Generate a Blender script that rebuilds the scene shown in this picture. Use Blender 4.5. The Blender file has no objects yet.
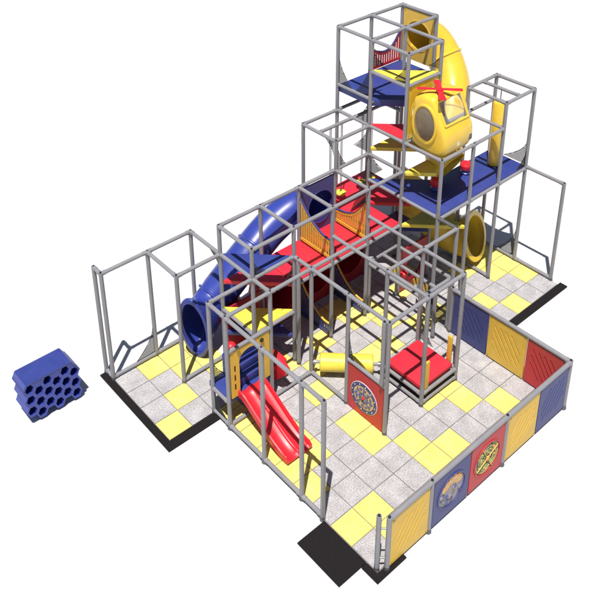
import bpy, bmesh, math, random
from mathutils import Vector, Matrix
random.seed(7)
scn = bpy.context.scene
COL = scn.collection
S = 1.2            # one frame module is about 1.2 m
SV = 0.98353
Z1, ZM, Z2, Z3, Z4, Z5 = 2.55, 3.19, 3.87, 4.46, 5.15, 5.83
PR = 0.041         # pipe radius in modules

def W(u, v, z):
    return Vector((u*S, -v*SV*S, z*S))

# ------------------------------------------------------------------ materials
def mat(name, col, rough=.45, var=.08, nscale=6.0, bump=0.0, bscale=60, metal=0.0, coat=0.0, spec=.5, wear=None):
    m = bpy.data.materials.new(name); m.use_nodes = True
    nt = m.node_tree; b = nt.nodes['Principled BSDF']
    tc = nt.nodes.new('ShaderNodeTexCoord')
    n = nt.nodes.new('ShaderNodeTexNoise'); n.inputs['Scale'].default_value = nscale; n.inputs['Detail'].default_value = 4
    nt.links.new(tc.outputs['Object'], n.inputs['Vector'])
    r = nt.nodes.new('ShaderNodeValToRGB')
    c = [max(0, x) for x in col]
    lo = [x*(1-var) for x in c]; hi = [min(1, x*(1+var)) for x in c]
    r.color_ramp.elements[0].position = .3; r.color_ramp.elements[1].position = .7
    r.color_ramp.elements[0].color = (*lo, 1); r.color_ramp.elements[1].color = (*hi, 1)
    nt.links.new(n.outputs['Fac'], r.inputs['Fac'])
    out = r.outputs['Color']
    if wear:
        n2 = nt.nodes.new('ShaderNodeTexNoise'); n2.inputs['Scale'].default_value = 22; n2.inputs['Detail'].default_value = 8
        nt.links.new(tc.outputs['Object'], n2.inputs['Vector'])
        r2 = nt.nodes.new('ShaderNodeValToRGB'); r2.color_ramp.elements[0].position = .64; r2.color_ramp.elements[1].position = .74
        nt.links.new(n2.outputs['Fac'], r2.inputs['Fac'])
        mx = nt.nodes.new('ShaderNodeMixRGB'); mx.inputs['Color2'].default_value = (*wear, 1)
        nt.links.new(r2.outputs['Color'], mx.inputs['Fac']); nt.links.new(out, mx.inputs['Color1'])
        out = mx.outputs['Color']
    nt.links.new(out, b.inputs['Base Color'])
    mr = nt.nodes.new('ShaderNodeMapRange'); mr.inputs['To Min'].default_value = max(0, rough-.07); mr.inputs['To Max'].default_value = rough+.09
    nt.links.new(n.outputs['Fac'], mr.inputs['Value']); nt.links.new(mr.outputs['Result'], b.inputs['Roughness'])
    b.inputs['Metallic'].default_value = metal
    b.inputs['Coat Weight'].default_value = coat
    b.inputs['Specular IOR Level'].default_value = spec
    if bump:
        nb = nt.nodes.new('ShaderNodeTexNoise'); nb.inputs['Scale'].default_value = bscale; nb.inputs['Detail'].default_value = 3
        nt.links.new(tc.outputs['Object'], nb.inputs['Vector'])
        bp = nt.nodes.new('ShaderNodeBump'); bp.inputs['Strength'].default_value = bump; bp.inputs['Distance'].default_value = .01
        nt.links.new(nb.outputs['Fac'], bp.inputs['Height']); nt.links.new(bp.outputs['Normal'], b.inputs['Normal'])
    return m

def speckle(name, base, dark, light, scale, amt=.5):
    m = bpy.data.materials.new(name); m.use_nodes = True
    nt = m.node_tree; b = nt.nodes['Principled BSDF']
    tc = nt.nodes.new('ShaderNodeTexCoord')
    n = nt.nodes.new('ShaderNodeTexNoise'); n.inputs['Scale'].default_value = scale; n.inputs['Detail'].default_value = 3; n.inputs['Roughness'].default_value = .7
    nt.links.new(tc.outputs['Object'], n.inputs['Vector'])
    r = nt.nodes.new('ShaderNodeValToRGB'); cr = r.color_ramp
    cr.elements[0].position = .36; cr.elements[0].color = (*dark, 1)
    cr.elements[1].position = .66; cr.elements[1].color = (*light, 1)
    e = cr.elements.new(.5); e.color = (*base, 1)
    nt.links.new(n.outputs['Fac'], r.inputs['Fac'])
    big = nt.nodes.new('ShaderNodeTexNoise'); big.inputs['Scale'].default_value = 3.1; big.inputs['Detail'].default_value = 4
    nt.links.new(tc.outputs['Object'], big.inputs['Vector'])
    mr = nt.nodes.new('ShaderNodeMapRange'); mr.inputs['From Min'].default_value = .35; mr.inputs['From Max'].default_value = .65
    mr.inputs['To Min'].default_value = .84; mr.inputs['To Max'].default_value = 1.07
    nt.links.new(big.outputs['Fac'], mr.inputs['Value'])
    mx = nt.nodes.new('ShaderNodeMixRGB'); mx.blend_type = 'MULTIPLY'; mx.inputs['Fac'].default_value = 1
    nt.links.new(r.outputs['Color'], mx.inputs['Color1']); nt.links.new(mr.outputs['Result'], mx.inputs['Color2'])
    nt.links.new(mx.outputs['Color'], b.inputs['Base Color'])
    b.inputs['Roughness'].default_value = .85; b.inputs['Specular IOR Level'].default_value = .25
    bp = nt.nodes.new('ShaderNodeBump'); bp.inputs['Strength'].default_value = .5; bp.inputs['Distance'].default_value = .008
    nt.links.new(n.outputs['Fac'], bp.inputs['Height']); nt.links.new(bp.outputs['Normal'], b.inputs['Normal'])
    return m

M = {}
M['pipe'] = mat('grey_pipe', (.255, .255, .275), .42, .06, 3, .05, 90, spec=.5)
M['coupler'] = mat('coupler_metal', (.30, .30, .32), .35, .08, 8, metal=.5)
M['dark'] = mat('black_plastic', (.018, .018, .02), .5, .2)
M['foot'] = mat('foot_metal', (.10, .10, .11), .45, .2)
M['blue'] = mat('blue_vinyl', (.036, .054, .25), .45, .07, 4, .12, 14)
M['blue_p'] = mat('blue_plastic', (.034, .056, .32), .34, .06, 3, .03, 20, coat=.2)
M['blue_d'] = mat('blue_board', (.045, .055, .20), .45, .08, 5, .1, 40)
M['red'] = mat('red_vinyl', (.72, .028, .05), .42, .06, 4, .12, 14)
M['red_p'] = mat('red_plastic', (.70, .020, .035), .38, .05, 3, .02, 20, coat=.08)
M['red_d'] = mat('red_board', (.50, .026, .034), .45, .08, 5, .1, 40)
M['red_shaded'] = mat('shaded_red_board', (.36, .010, .028), .5, .1, 5, .1, 40)  # red darkened: the shade under the decks is put into the board colour
M['yellow'] = mat('yellow_vinyl', (.84, .68, .08), .45, .05, 4, .12, 14)
M['yellow_p'] = mat('yellow_plastic', (.84, .56, .05), .26, .05, 3, .02, 20, coat=.3)
M['yellow_d'] = mat('yellow_board', (.74, .47, .06), .45, .06, 5, .1, 40)
M['net'] = mat('black_netting', (.022, .022, .020), .8, .2)
M['cord'] = mat('swing_cord', (.05, .05, .10), .7, .2)
M['wood'] = mat('dark_wood_core', (.07, .045, .02), .7, .25, 12)
M['white'] = mat('off_white_print', (.78, .74, .66), .5, .06)
M['steelblue'] = mat('steel_blue_print', (.10, .12, .26), .5, .1)
M['slate'] = mat('slate_print', (.30, .27, .30), .45, .35, 16)
M['tan'] = mat('tan_print', (.66, .47, .20), .5, .15, 12)
M['ink'] = mat('dark_print', (.03, .035, .10), .5, .2)
M['orange'] = mat('orange_print', (.72, .33, .10), .5, .25, 14)
M['green'] = mat('green_print', (.42, .42, .14), .5, .3, 14)
M['olive'] = mat('olive_print', (.20, .20, .13), .5, .5, 24)
M['plum'] = mat('plum_print', (.16, .07, .13), .5, .4, 18)
M['mat_black'] = mat('black_rubber_mat', (.009, .007, .008), .85, .25, 20, .3, 120, spec=.3)
M['tile_grey'] = speckle('grey_speckled_tile', (.455, .440, .448), (.30, .29, .298), (.565, .552, .56), 38)
M['tile_yellow'] = speckle('yellow_tile', (.84, .72, .20), (.74, .58, .12), (.88, .79, .30), 34)
M['seam'] = mat('tile_seam', (.26, .24, .23), .9, .2)
M['ground'] = mat('white_ground', (.60, .60, .602), .75, .012, .35, spec=.2)

def glass(name, col, alpha):
    m = bpy.data.materials.new(name); m.use_nodes = True
    nt = m.node_tree; b = nt.nodes['Principled BSDF']
    tc = nt.nodes.new('ShaderNodeTexCoord'); n = nt.nodes.new('ShaderNodeTexNoise'); n.inputs['Scale'].default_value = 3
    nt.links.new(tc.outputs['Object'], n.inputs['Vector'])
    mr = nt.nodes.new('ShaderNodeMapRange'); mr.inputs['To Min'].default_value = .04; mr.inputs['To Max'].default_value = .12
    nt.links.new(n.outputs['Fac'], mr.inputs['Value']); nt.links.new(mr.outputs['Result'], b.inputs['Roughness'])
    b.inputs['Base Color'].default_value = (*col, 1); b.inputs['Alpha'].default_value = alpha
    return m
M['clear'] = glass('clear_acrylic', (.6, .63, .64), .14)
M['glass'] = glass('smoky_acrylic', (.22, .22, .20), .45)

# ------------------------------------------------------------------ object helpers
def clean(bm):
    bmesh.ops.recalc_face_normals(bm, faces=bm.faces[:])

class T:
    """a thing: an Empty that parents its parts"""
    def __init__(s, name, label, cat, at, group=None):
        s.o = bpy.data.objects.new(name, None); COL.objects.link(s.o)
        s.loc = W(*at); s.o.location = s.loc; s.o.empty_display_size = .1
        s.o['label'] = label; s.o['category'] = cat
        if group: s.o['group'] = group
    def part(s, name, bm, mats, parent=None, smooth=None, label=None):
        return mesh(name, bm, mats, parent or s.o, s.loc, smooth, label)

def mesh(name, bm, mats, parent, org, smooth=None, label=None):
    for v in bm.verts: v.co -= org
    me = bpy.data.meshes.new(name); bm.to_mesh(me); bm.free()
    for m in (mats if isinstance(mats, (list, tuple)) else [mats]): me.materials.append(M[m] if isinstance(m, str) else m)
    if smooth is not None:
        try: me.set_sharp_from_angle(angle=math.radians(smooth))
        except Exception: pass
        for p in me.polygons: p.use_smooth = True
    o = bpy.data.objects.new(name, me); COL.objects.link(o)
    if parent: o.parent = parent
    else: o.location = org
    if label: o['label'] = label
    return o

def solo(name, bm, mats, at, label, cat, group=None, kind=None, smooth=None):
    o = mesh(name, bm, mats, None, W(*at), smooth)
    if kind: o['kind'] = kind
    else:
        o['label'] = label; o['category'] = cat
        if group: o['group'] = group
    return o

def dup(root, du, dv, dz, label, rot=0):
    """copy a thing with copies of its parts and sub-parts"""
    r = root.copy(); COL.objects.link(r)
    r.location = root.location + W(du, dv, dz); r.rotation_euler = (0, 0, root.rotation_euler.z + rot)
    r['label'] = label
    for ch in list(root.children):
        c = ch.copy(); COL.objects.link(c); c.parent = r
        for g in list(ch.children):
            d = g.copy(); COL.objects.link(d); d.parent = c
    return r

# ------------------------------------------------------------------ geometry helpers (all in W space)
def ring_frame(d, up=Vector((0, 0, 1))):
    d = d.normalized()
    if abs(d.dot(up)) > .98: up = Vector((1, 0, 0))
    a = d.cross(up).normalized(); b = d.cross(a).normalized()
    return a, b

def cyl(bm, p, q, r, n=14, r2=None, cap=True):
    r2 = r if r2 is None else r2
    a, b = ring_frame(q-p)
    A = [bm.verts.new(p+(a*math.cos(t)+b*math.sin(t))*r) for t in [2*math.pi*i/n for i in range(n)]]
    B = [bm.verts.new(q+(a*math.cos(t)+b*math.sin(t))*r2) for t in [2*math.pi*i/n for i in range(n)]]
    for i in range(n): bm.faces.new((A[i], A[(i+1) % n], B[(i+1) % n], B[i]))
    if cap: bm.faces.new(A[::-1]); bm.faces.new(B)

def revolve(bm, p, axis, prof, n=24, cap=True):
    a, b = ring_frame(axis); ax = axis.normalized(); rings = []
    for (h, r) in prof:
        rings.append([bm.verts.new(p+ax*h+(a*math.cos(t)+b*math.sin(t))*max(r, 1e-4)) for t in [2*math.pi*i/n for i in range(n)]])
    for A, B in zip(rings, rings[1:]):
        for i in range(n): bm.faces.new((A[i], A[(i+1) % n], B[(i+1) % n], B[i]))
    if cap: bm.faces.new(rings[0][::-1]); bm.faces.new(rings[-1])

def catmull(P, k=8):
    P = [Vector(p) for p in P]; Q = [P[0]*2-P[1]]+P+[P[-1]*2-P[-2]]; out = []
    for i in range(1, len(Q)-2):
        for j in range(k):
            t = j/k; a, b, c, d = Q[i-1:i+3]
            out.append(.5*((2*b)+(c-a)*t+(2*a-5*b+4*c-d)*t*t+(3*b-a-3*c+d)*t**3))
    out.append(P[-1]); return out

def sweep_tube(bm, path, radii, n=36, thick=.03, sq=None):
    """hollow tube along a path, with outer and inner wall and closed rims"""
    N = len(path); tang = []
    for i in range(N):
        tang.append((path[min(i+1, N-1)]-path[max(i-1, 0)]).normalized())
    a, b = ring_frame(tang[0]); fr = []
    for t in tang:
        a = (a-t*a.dot(t)).normalized(); fr.append((a.copy(), t.cross(a).normalized()))
    O, I = [], []
    for i, p in enumerate(path):
        a, b = fr[i]; r = radii[i]
        if sq: a = tang[i].cross(Vector((0, 0, 1))).normalized(); b = a.cross(tang[i]).normalized()*(1+.15*(1-sq[i])); a = a*sq[i]
        O.append([bm.verts.new(p+(a*math.cos(w)+b*math.sin(w))*r) for w in [2*math.pi*k/n for k in range(n)]])
        I.append([bm.verts.new(p+(a*math.cos(w)+b*math.sin(w))*(r-thick)) for w in [2*math.pi*k/n for k in range(n)]])
    for i in range(N-1):
        for k in range(n):
            k2 = (k+1) % n
            bm.faces.new((O[i][k], O[i][k2], O[i+1][k2], O[i+1][k])); bm.faces.new((I[i][k2], I[i][k], I[i+1][k], I[i+1][k2]))
    for k in range(n):
        k2 = (k+1) % n
        bm.faces.new((O[0][k2], O[0][k], I[0][k], I[0][k2])); bm.faces.new((O[-1][k], O[-1][k2], I[-1][k2], I[-1][k]))
    return fr

def prism(bm, pts, X, Y, O, t, bev=0.0, mi=0):
    """extrude a 2D outline lying in plane (O, X, Y) symmetrically by t along the normal"""
    N = X.cross(Y).normalized()
    b2 = bmesh.new()
    vs = [b2.verts.new(O+X*x+Y*y-N*(t/2)) for x, y in pts]
    f = b2.faces.new(vs)
    r = bmesh.ops.extrude_face_region(b2, geom=[f])
    bmesh.ops.translate(b2, verts=[g for g in r['geom'] if isinstance(g, bmesh.types.BMVert)], vec=N*t)
    clean(b2)
    if bev: bmesh.ops.bevel(b2, geom=b2.edges[:], offset=bev, segments=2, affect='EDGES', profile=.6)
    for f in b2.faces: f.material_index = mi
    me = bpy.data.meshes.new('tmp'); b2.to_mesh(me); b2.free(); bm.from_mesh(me); bpy.data.meshes.remove(me)

def box(bm, u0, u1, v0, v1, z0, z1, bev=0.0, mi=0):
    prism(bm, [(0, 0), ((u1-u0)*S, 0), ((u1-u0)*S, (v1-v0)*S*SV), (0, (v1-v0)*S*SV)], Vector((1, 0, 0)), Vector((0, -1, 0)), W(u0, v0, (z0+z1)/2), (z1-z0)*S, bev, mi)

def holed(bm, X, Y, O, w, h, c, r, t, n=48, chamf=0):
    """rectangular board w x h with a round hole, thickness t"""
    N = X.cross(Y).normalized(); outs, ins = [], []
    corners = sorted([math.atan2(y-c[1], x-c[0]) % (2*math.pi) for x, y in ((0, 0), (w, 0), (w, h), (0, h))])
    angs = sorted(set([2*math.pi*i/n for i in range(n)]+corners))
    for a in angs:
        dx, dy = math.cos(a), math.sin(a); k = 1e9
        if dx > 1e-9: k = min(k, (w-c[0])/dx)
        if dx < -1e-9: k = min(k, -c[0]/dx)
        if dy > 1e-9: k = min(k, (h-c[1])/dy)
        if dy < -1e-9: k = min(k, -c[1]/dy)
        outs.append((c[0]+dx*k, c[1]+dy*k)); ins.append((c[0]+dx*r, c[1]+dy*r))
    def ringv(P, s): return [bm.verts.new(O+X*x+Y*y+N*(s*t/2)) for x, y in P]
    oa, ob, ia, ib = ringv(outs, -1), ringv(outs, 1), ringv(ins, -1), ringv(ins, 1)
    m = len(angs)
    for i in range(m):
        j = (i+1) % m
        bm.faces.new((oa[i], ia[i], ia[j], oa[j])); bm.faces.new((ob[i], ob[j], ib[j], ib[i]))
        bm.faces.new((oa[i], oa[j], ob[j], ob[i])); bm.faces.new((ia[i], ib[i], ib[j], ia[j]))

def disc(bm, X, Y, O, c, r0, r1, t, n=40, mi=0, a0=0, a1=2*math.pi):
    """flat ring sector between radii r0 and r1"""
    N = X.cross(Y).normalized(); k = max(3, int(n*(a1-a0)/(2*math.pi))); full = abs(a1-a0-2*math.pi) < 1e-6
    if r0 < 1e-6 and full:
        pts = [(c[0]+r1*math.cos(2*math.pi*i/n), c[1]+r1*math.sin(2*math.pi*i/n)) for i in range(n)]
        prism(bm, pts, X, Y, O, t, 0, mi); return
    vs = []
    for i in range(k if full else k+1):
        a = a0+(a1-a0)*i/k
        row = []
        for r, s in ((r0, -1), (r1, -1), (r1, 1), (r0, 1)):
            row.append(bm.verts.new(O+X*(c[0]+r*math.cos(a))+Y*(c[1]+r*math.sin(a))+N*(s*t/2)))
        vs.append(row)
    m = len(vs)
    for i in range(m if full else m-1):
        A, B = vs[i], vs[(i+1) % m]
        for q in range(4):
            f = bm.faces.new((A[q], A[(q+1) % 4], B[(q+1) % 4], B[q])); f.material_index = mi
    if not full:
        f = bm.faces.new(vs[0][::-1]); f.material_index = mi; f = bm.faces.new(vs[-1]); f.material_index = mi

def plane_v(v, u0, z0):   # board standing in a plane v = const: X along u, Y up; front (N) looks to +v
    return Vector((1, 0, 0)), Vector((0, 0, 1)), W(u0, v, z0)
def plane_u(u, v0, z0):   # plane u = const: X along +v, Y up
    return Vector((0, -1, 0)), Vector((0, 0, 1)), W(u, v0, z0)

# ------------------------------------------------------------------ pipes
def post(t, u, v, z1, z0=0.0, foot=True):
    bm = bmesh.new(); cyl(bm, W(u, v, z0), W(u, v, z1+.02), PR*S, 18)
    o = t.part('post', bm, 'pipe', smooth=40)
    bm = bmesh.new(); revolve(bm, W(u, v, z1+.02), Vector((0, 0, 1)), [(0, PR*S*.62), (.006, PR*S*.62), (.022, PR*S*.5), (.026, PR*S*.2)], 14)
    t.part('post_cap', bm, 'dark', parent=o, smooth=40)
    if foot:
        bm = bmesh.new(); revolve(bm, W(u, v, -.02), Vector((0, 0, 1)), [(0, PR*S*1.3), (.02, PR*S*1.3), (.03, PR*S*1.12), (.10, PR*S*1.12)], 16)
        t.part('foot_collar', bm, 'foot', parent=o, smooth=40)
    return o

def rail(t, a, b, m='pipe', couple=True, r=PR*.92):
    p, q = W(*a), W(*b); d = (q-p).normalized(); bm = bmesh.new()
    cyl(bm, p, q, r*S, 16)
    if couple:
        for e, s in ((p, d), (q, -d)):
            cyl(bm, e+s*PR*S*.9, e+s*(PR*S*.9+.075), r*S*1.17, 16)
            cyl(bm, e+s*(PR*S*.9+.03)+Vector((0, 0, r*S*1.1)), e+s*(PR*S*.9+.03)+Vector((0, 0, r*S*1.3)), .011, 8)
    return t.part('rail', bm, m, smooth=40)

def rails(t, *segs):
    for s in segs: rail(t, *s)
def chain(t, z, *pts):
    for a, b in zip(pts, pts[1:]): rail(t, (a[0], a[1], z), (b[0], b[1], z))

FG = 'grey pipe frames of the play structure'
# landing frame (left)
f = T('pipe_frame', 'open grey pipe frame around the blue slide landing at the far left', 'frame', (1, .5, 0), FG)
for u, v in ((0, 0), (0, -.27), (1, 0), (2, 0), (1, 1)): post(f, u, v, Z1)
chain(f, Z1, (0, -.27), (0, 0), (1, 0), (2, 0), (2, 1)); chain(f, Z1, (1, 0), (1, 1), (2, 1))
chain(f, .06, (0, -.27), (0, 0), (1, 0), (2, 0)); rail(f, (1, 1, .06), (2, 1, .06))

# long main frame
f = T('pipe_frame', 'long grey pipe frame carrying the red walkway decks behind the front enclosure', 'frame', (4, 1.5, 0), FG)
for u in (2, 3, 4, 5):
    for v in (1, 2): post(f, u, v, ZM)
chain(f, ZM, (2, 1), (3, 1), (4, 1), (5, 1), (6, 1), (6, 2), (5, 2), (4, 2), (3, 2), (2, 2), (2, 1))
for u in (3, 4, 5): rail(f, (u, 1, ZM), (u, 2, ZM))
chain(f, Z1, (2, 1), (2, 2), (3, 2))
chain(f, 1.86, (3, 2), (4, 2), (5, 2), (6, 2)); chain(f, 1.86, (2, 1), (3, 1), (4, 1), (5, 1), (6, 1))
for u in (3, 4, 5): rail(f, (u, 1, 1.86), (u, 2, 1.86))
chain(f, 1.24, (2, 1), (2, 2), (3, 2))

# front enclosure frame around the red slide
f = T('pipe_frame', 'tall grey pipe frame enclosing the red double slide at the front left', 'frame', (2, 3, 0), FG)
for u, v in ((1, 2), (1, 2.5), (1, 3.5), (1, 4.5), (1, 5.02), (2, 2.5), (3, 2.5), (3, 3.5), (3, 4.5)): post(f, u, v, Z1)
post(f, 2.945, 4.43, Z1, 1.16, foot=False)
post(f, 3.0, 2.13, Z1)
chain(f, Z1, (1, 2), (1, 2.5), (1, 3.5), (1, 4.5), (1, 5.02)); chain(f, Z1, (1, 2), (2, 2), (2, 2.5))
chain(f, Z1, (1, 2.5), (2, 2.5), (3, 2.5), (4, 2.5), (5, 2.5)); chain(f, Z1, (3, 2), (3, 2.5), (3, 3.5), (3, 4.5))
chain(f, .06, (1, 2), (1, 2.5), (1, 3.5), (1, 4.5), (1, 5.02)); chain(f, .06, (1, 2.5), (2, 2.5), (3, 2.5), (3, 3.5))
rail(f, (3, 3.5, 1.10), (3, 4.5, 1.10)); rail(f, (1, 2.5, 1.76), (2, 2.5, 1.76)); rail(f, (1, 2, .60), (1, 2.5, .60))

# box frame around the low red platform
f = T('pipe_frame', 'square grey pipe frame rising over the low red padded platform', 'frame', (4.5, 4, 0), FG)
for u, v in ((4, 3.5), (5, 3.5), (4, 4.5), (5, 4.5), (6, 3.5)): post(f, u, v, Z1)
chain(f, Z1, (3, 4.5), (4, 4.5), (5, 4.5), (5, 3.5), (4, 3.5), (4, 4.5)); chain(f, Z1, (4, 2), (4, 3.5)); chain(f, Z1, (5, 2), (5, 3.5)); chain(f, Z1, (5, 3.5), (6, 3.5), (6, 3))
for z in (.08, .28): chain(f, z, (4, 3.5), (5, 3.5), (5, 4.5), (4, 4.5), (4, 3.5))

# low climbing frame behind the platform
f = T('low_climbing_frame', 'low grey pipe climbing frame with yellow and red grips behind the red platform', 'climbing frame', (5.8, 2.7, 0))
chain(f, 1.28, (5.12, 1.92), (5.57, 1.92), (6.03, 1.92), (6.03, 2.45), (6.03, 3.43), (5.57, 3.43), (5.57, 1.92))
rail(f, (5.12, 1.92, 1.28), (5.12, 3.43, 1.28)); rail(f, (5.12, 3.43, 1.28), (5.57, 3.43, 1.28)); rail(f, (5.72, 2.0, 1.12), (5.72, 3.35, 1.12), r=PR*.6)
for u, v in ((5.12, 1.98), (5.57, 3.43), (6.03, 3.43), (5.12, 3.43), (6.03, 2.0)): post(f, u, v, 1.26)
for k, (v, m) in enumerate(((2.15, 'yellow_d'), (2.4, 'red_p'), (2.72, 'yellow_d'), (2.98, 'yellow_d'))):
    bm = bmesh.new(); c = W(5.76, v, .92)
    if m == 'red_p':
        revolve(bm, c-Vector((0, 0, .08)), Vector((0, 0, 1)), [(0, .04), (.02, .09), (.13, .10), (.17, .06)], 16)
    else:
        for i in range(5):
            for s in (0, 1):
                d = Vector((.12, 0, 0)) if s else Vector((0, 0, .11)); e = (Vector((0, 0, 1)) if s else Vector((1, 0, 0)))*(.055*(i-2))
                cyl(bm, c+e-d, c+e+d, .012, 6)
    f.part('hand_grip', bm, m, smooth=40)
    bm = bmesh.new(); cyl(bm, c+Vector((0, 0, .05)), W(5.76, v, 1.12), .012, 6); f.part('hanger', bm, 'dark')

# tower frame
f = T('pipe_frame', 'tallest grey pipe tower frame at the back with the helicopter pod and yellow tube', 'frame', (7, 1, 0), FG)
for u, v in ((6, 0), (7, 0), (8, 0), (6, 1), (7, 1), (8, 1), (6, 2), (7, 2)): post(f, u, v, Z5)
chain(f, Z5, (6, 0), (7, 0), (8, 0), (8, 1), (7, 1), (7, 0)); chain(f, Z5, (6, 0), (6, 1), (6, 2), (7, 2), (7, 1), (6, 1))
chain(f, Z4-.02, (6, 1), (6, 2), (7, 2))
chain(f, 4.50, (6, 0), (6, 1)); chain(f, 4.42, (6, 0), (7, 0), (8, 0), (8, 1), (7, 1), (6, 1)); rail(f, (7, 1, 4.42), (7, 2, 4.42))
chain(f, Z2, (6, 0), (7, 0), (8, 0)); chain(f, Z2, (6, 0), (6, 1), (6, 2), (6, 3)); chain(f, Z2, (6, 2), (7, 2)); chain(f, Z2, (6.0, .5), (7, .5)); rail(f, (7, 0, Z2), (7, 1, Z2))
chain(f, 3.12, (6, 2), (7, 2), (7, 1)); chain(f, Z1, (6, 1), (6, 2), (6, 3)); rail(f, (6, 3, Z1), (6, 3.5, Z1))

# swing bay frame
f = T('pipe_frame', 'grey pipe bay with hanging disc swings just left of the tall tower', 'frame', (5.5, .5, 0), FG)
post(f, 5, 0, Z2); post(f, 5, 1.03, Z2, ZM, foot=False)
chain(f, Z2, (6, 0), (5, 0), (5, 1), (6, 1)); rail(f, (5, .5, Z2), (6, .5, Z2)); chain(f, 1.86, (5, 1), (5, 0), (6, 0), (7, 0))

# right hand frame
f = T('pipe_frame', 'grey pipe frame around the wide blue deck at the right, with a lone outer post', 'frame', (7.5, 2.5, 0), FG)
for u, v, z in ((8, 2, Z3), (9, 2, Z3), (8, 3, Z3), (9, 3, Z3), (6, 3, Z2), (7, 3, Z2), (9, 4, Z1)): post(f, u, v, z)
chain(f, Z3, (8, 2), (9, 2), (9, 3), (8, 3), (8, 2)); rail(f, (8.5, 2, Z3), (8.5, 3, Z3))
chain(f, Z2, (6, 3), (7, 3), (8, 3)); chain(f, Z2, (8, 2), (8, 3)); chain(f, Z2, (7, 2), (8, 2), (9, 2))
chain(f, 2.50, (6, 3), (7, 3), (8, 3), (9, 3), (9, 2)); rail(f, (9, 3, Z1), (9, 4, Z1)); chain(f, 2.5, (7, 2), (7, 3)); chain(f, 2.5, (8, 2), (8, 3)); chain(f, 2.5, (7, 2), (8, 2), (9, 2))
chain(f, .06, (9, 2), (9, 3), (9, 4)); chain(f, .06, (8, 2.2), (8, 3))

# ------------------------------------------------------------------ decks
def deck(name, pts, z, m, label, cat='deck', t=.09, group='padded decks of the play structure'):
    bm = bmesh.new(); cu = sum(p[0] for p in pts)/len(pts); cv = sum(p[1] for p in pts)/len(pts)
    # shrink slightly so that the pipes stay free
    q = [(p[0]+(cu-p[0])*.012/max(.3, abs(cu-p[0]) or 1)*(1 if abs(cu-p[0]) > .05 else 0), p[1]+(cv-p[1])*.012/max(.3, abs(cv-p[1]) or 1)*(1 if abs(cv-p[1]) > .05 else 0)) for p in pts]
    prism(bm, [(a*S, b*S*SV) for a, b in q], Vector((1, 0, 0)), Vector((0, -1, 0)), W(0, 0, z-t/2+.03), t*S, .018)
    solo(name, bm, m, (cu, cv, z), label, cat, group, smooth=35)

A = lambda u, v: [(u, v), (u+1, v+1), (u, v+1)]         # front-left half cell
B = lambda u, v: [(u, v), (u+1, v), (u+1, v+1)]         # back-right half cell
deck('triangular_deck', A(2, 1), Z1, 'blue', 'blue triangular climbing deck at the left end of the red walkway, above the red one')
deck('triangular_deck', B(2, 1), 1.90, 'red', 'red triangular climbing deck just under the blue triangle at the left end')
deck('triangular_deck', A(2, 1), 1.27, 'yellow', 'bright yellow triangular deck beside the yellow doorway panel, below the red triangle')
deck('triangular_deck', B(2, 1), .64, 'blue', 'lowest blue triangular deck in the shade under the yellow triangle')
deck('walkway_deck', [(3, 1), (4, 1), (4, 2), (3, 2)], 1.90, 'red', 'red padded walkway square left of the yellow picket gate nearest the blue slide')
deck('walkway_deck', [(4, 1), (5, 1), (5, 2), (4, 2)], 1.90, 'red', 'red padded walkway square in front of the blue panel with the round hole')
deck('walkway_deck', [(5, 1), (6, 1), (6, 2), (5, 2)], 1.90, 'red', 'red padded walkway square at the right end, partly under the upper red deck')
deck('swing_deck', [(5, 0), (7, 0), (7, 2), (6, 1), (5, 1)], 1.93, 'red', 'red padded deck under the yellow disc swings, behind the blue board with the round hole')
deck('wide_deck', [(6, 1), (7, 2), (9, 2), (9, 3), (6, 3)], Z1, 'blue', 'wide blue padded deck carrying the red stools and the yellow punching bag')
deck('triangular_deck', B(6, 1), 3.32, 'yellow', 'yellow triangular tower deck in the shade, below the red one')
deck('triangular_deck', [(6, 2), (7, 2), (6.5, 2.5)], 3.14, 'yellow', 'yellow triangular deck under the helicopter pod, just above the wide blue deck')
deck('triangular_deck', A(6, 1), Z2+.03, 'red', 'red triangular tower deck beside the helicopter pod')
deck('tower_deck', [(6, 0), (8, 0), (8, 1), (7, 2), (6, 1)], 4.46, 'blue', 'blue padded deck high up in the tall tower', t=.16)
deck('triangular_deck', A(6, 1), Z4, 'yellow', 'topmost yellow triangular deck at the front of the tall tower')
deck('triangular_deck', [(6, 2), (7, 2), (7, 3)], 1.86, 'yellow', 'yellow triangular deck in the shade under the wide blue deck')
deck('triangular_deck', [(6, 1), (7, 1), (7, 2)], 1.27, 'blue', 'blue triangular deck low in the shade under the tower')
deck('slide_deck', [(1, 1.85), (2, 1.85), (2, 2.5), (1, 2.5)], .64, 'blue', 'low blue padded deck at the head of the red double slide', t=.14)

# low red box platform
t = T('box_platform', 'low square red padded platform on a dark wooden base inside the pipe box', 'platform', (4.5, 4, 0))
bm = bmesh.new(); box(bm, 4.05, 4.95, 3.55, 4.45, .30, .40, .02); t.part('cushion', bm, 'red', smooth=35)
bm = bmesh.new(); box(bm, 4.07, 4.93, 3.57, 4.43, .03, .295, .005); t.part('base', bm, 'wood')
for du, (u, v, w) in enumerate(((4.13, 4.46, 0), (4.985, 4.38, 1))):
    bm = bmesh.new()
    if w == 0: box(bm, u-.05, u+.05, v, v+.045, .33, .98, .012)
    else: box(bm, u-.03, u+.015, v-.1, v, .33, .98, .012)
    solo('corner_pad', bm, 'yellow_d', (u, v, .33), ('narrow upright yellow pad at the front left corner of the red platform', 'narrow upright yellow pad at the right corner of the red platform')[du], 'pad', 'yellow corner pads on the red platform', smooth=35)

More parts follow.
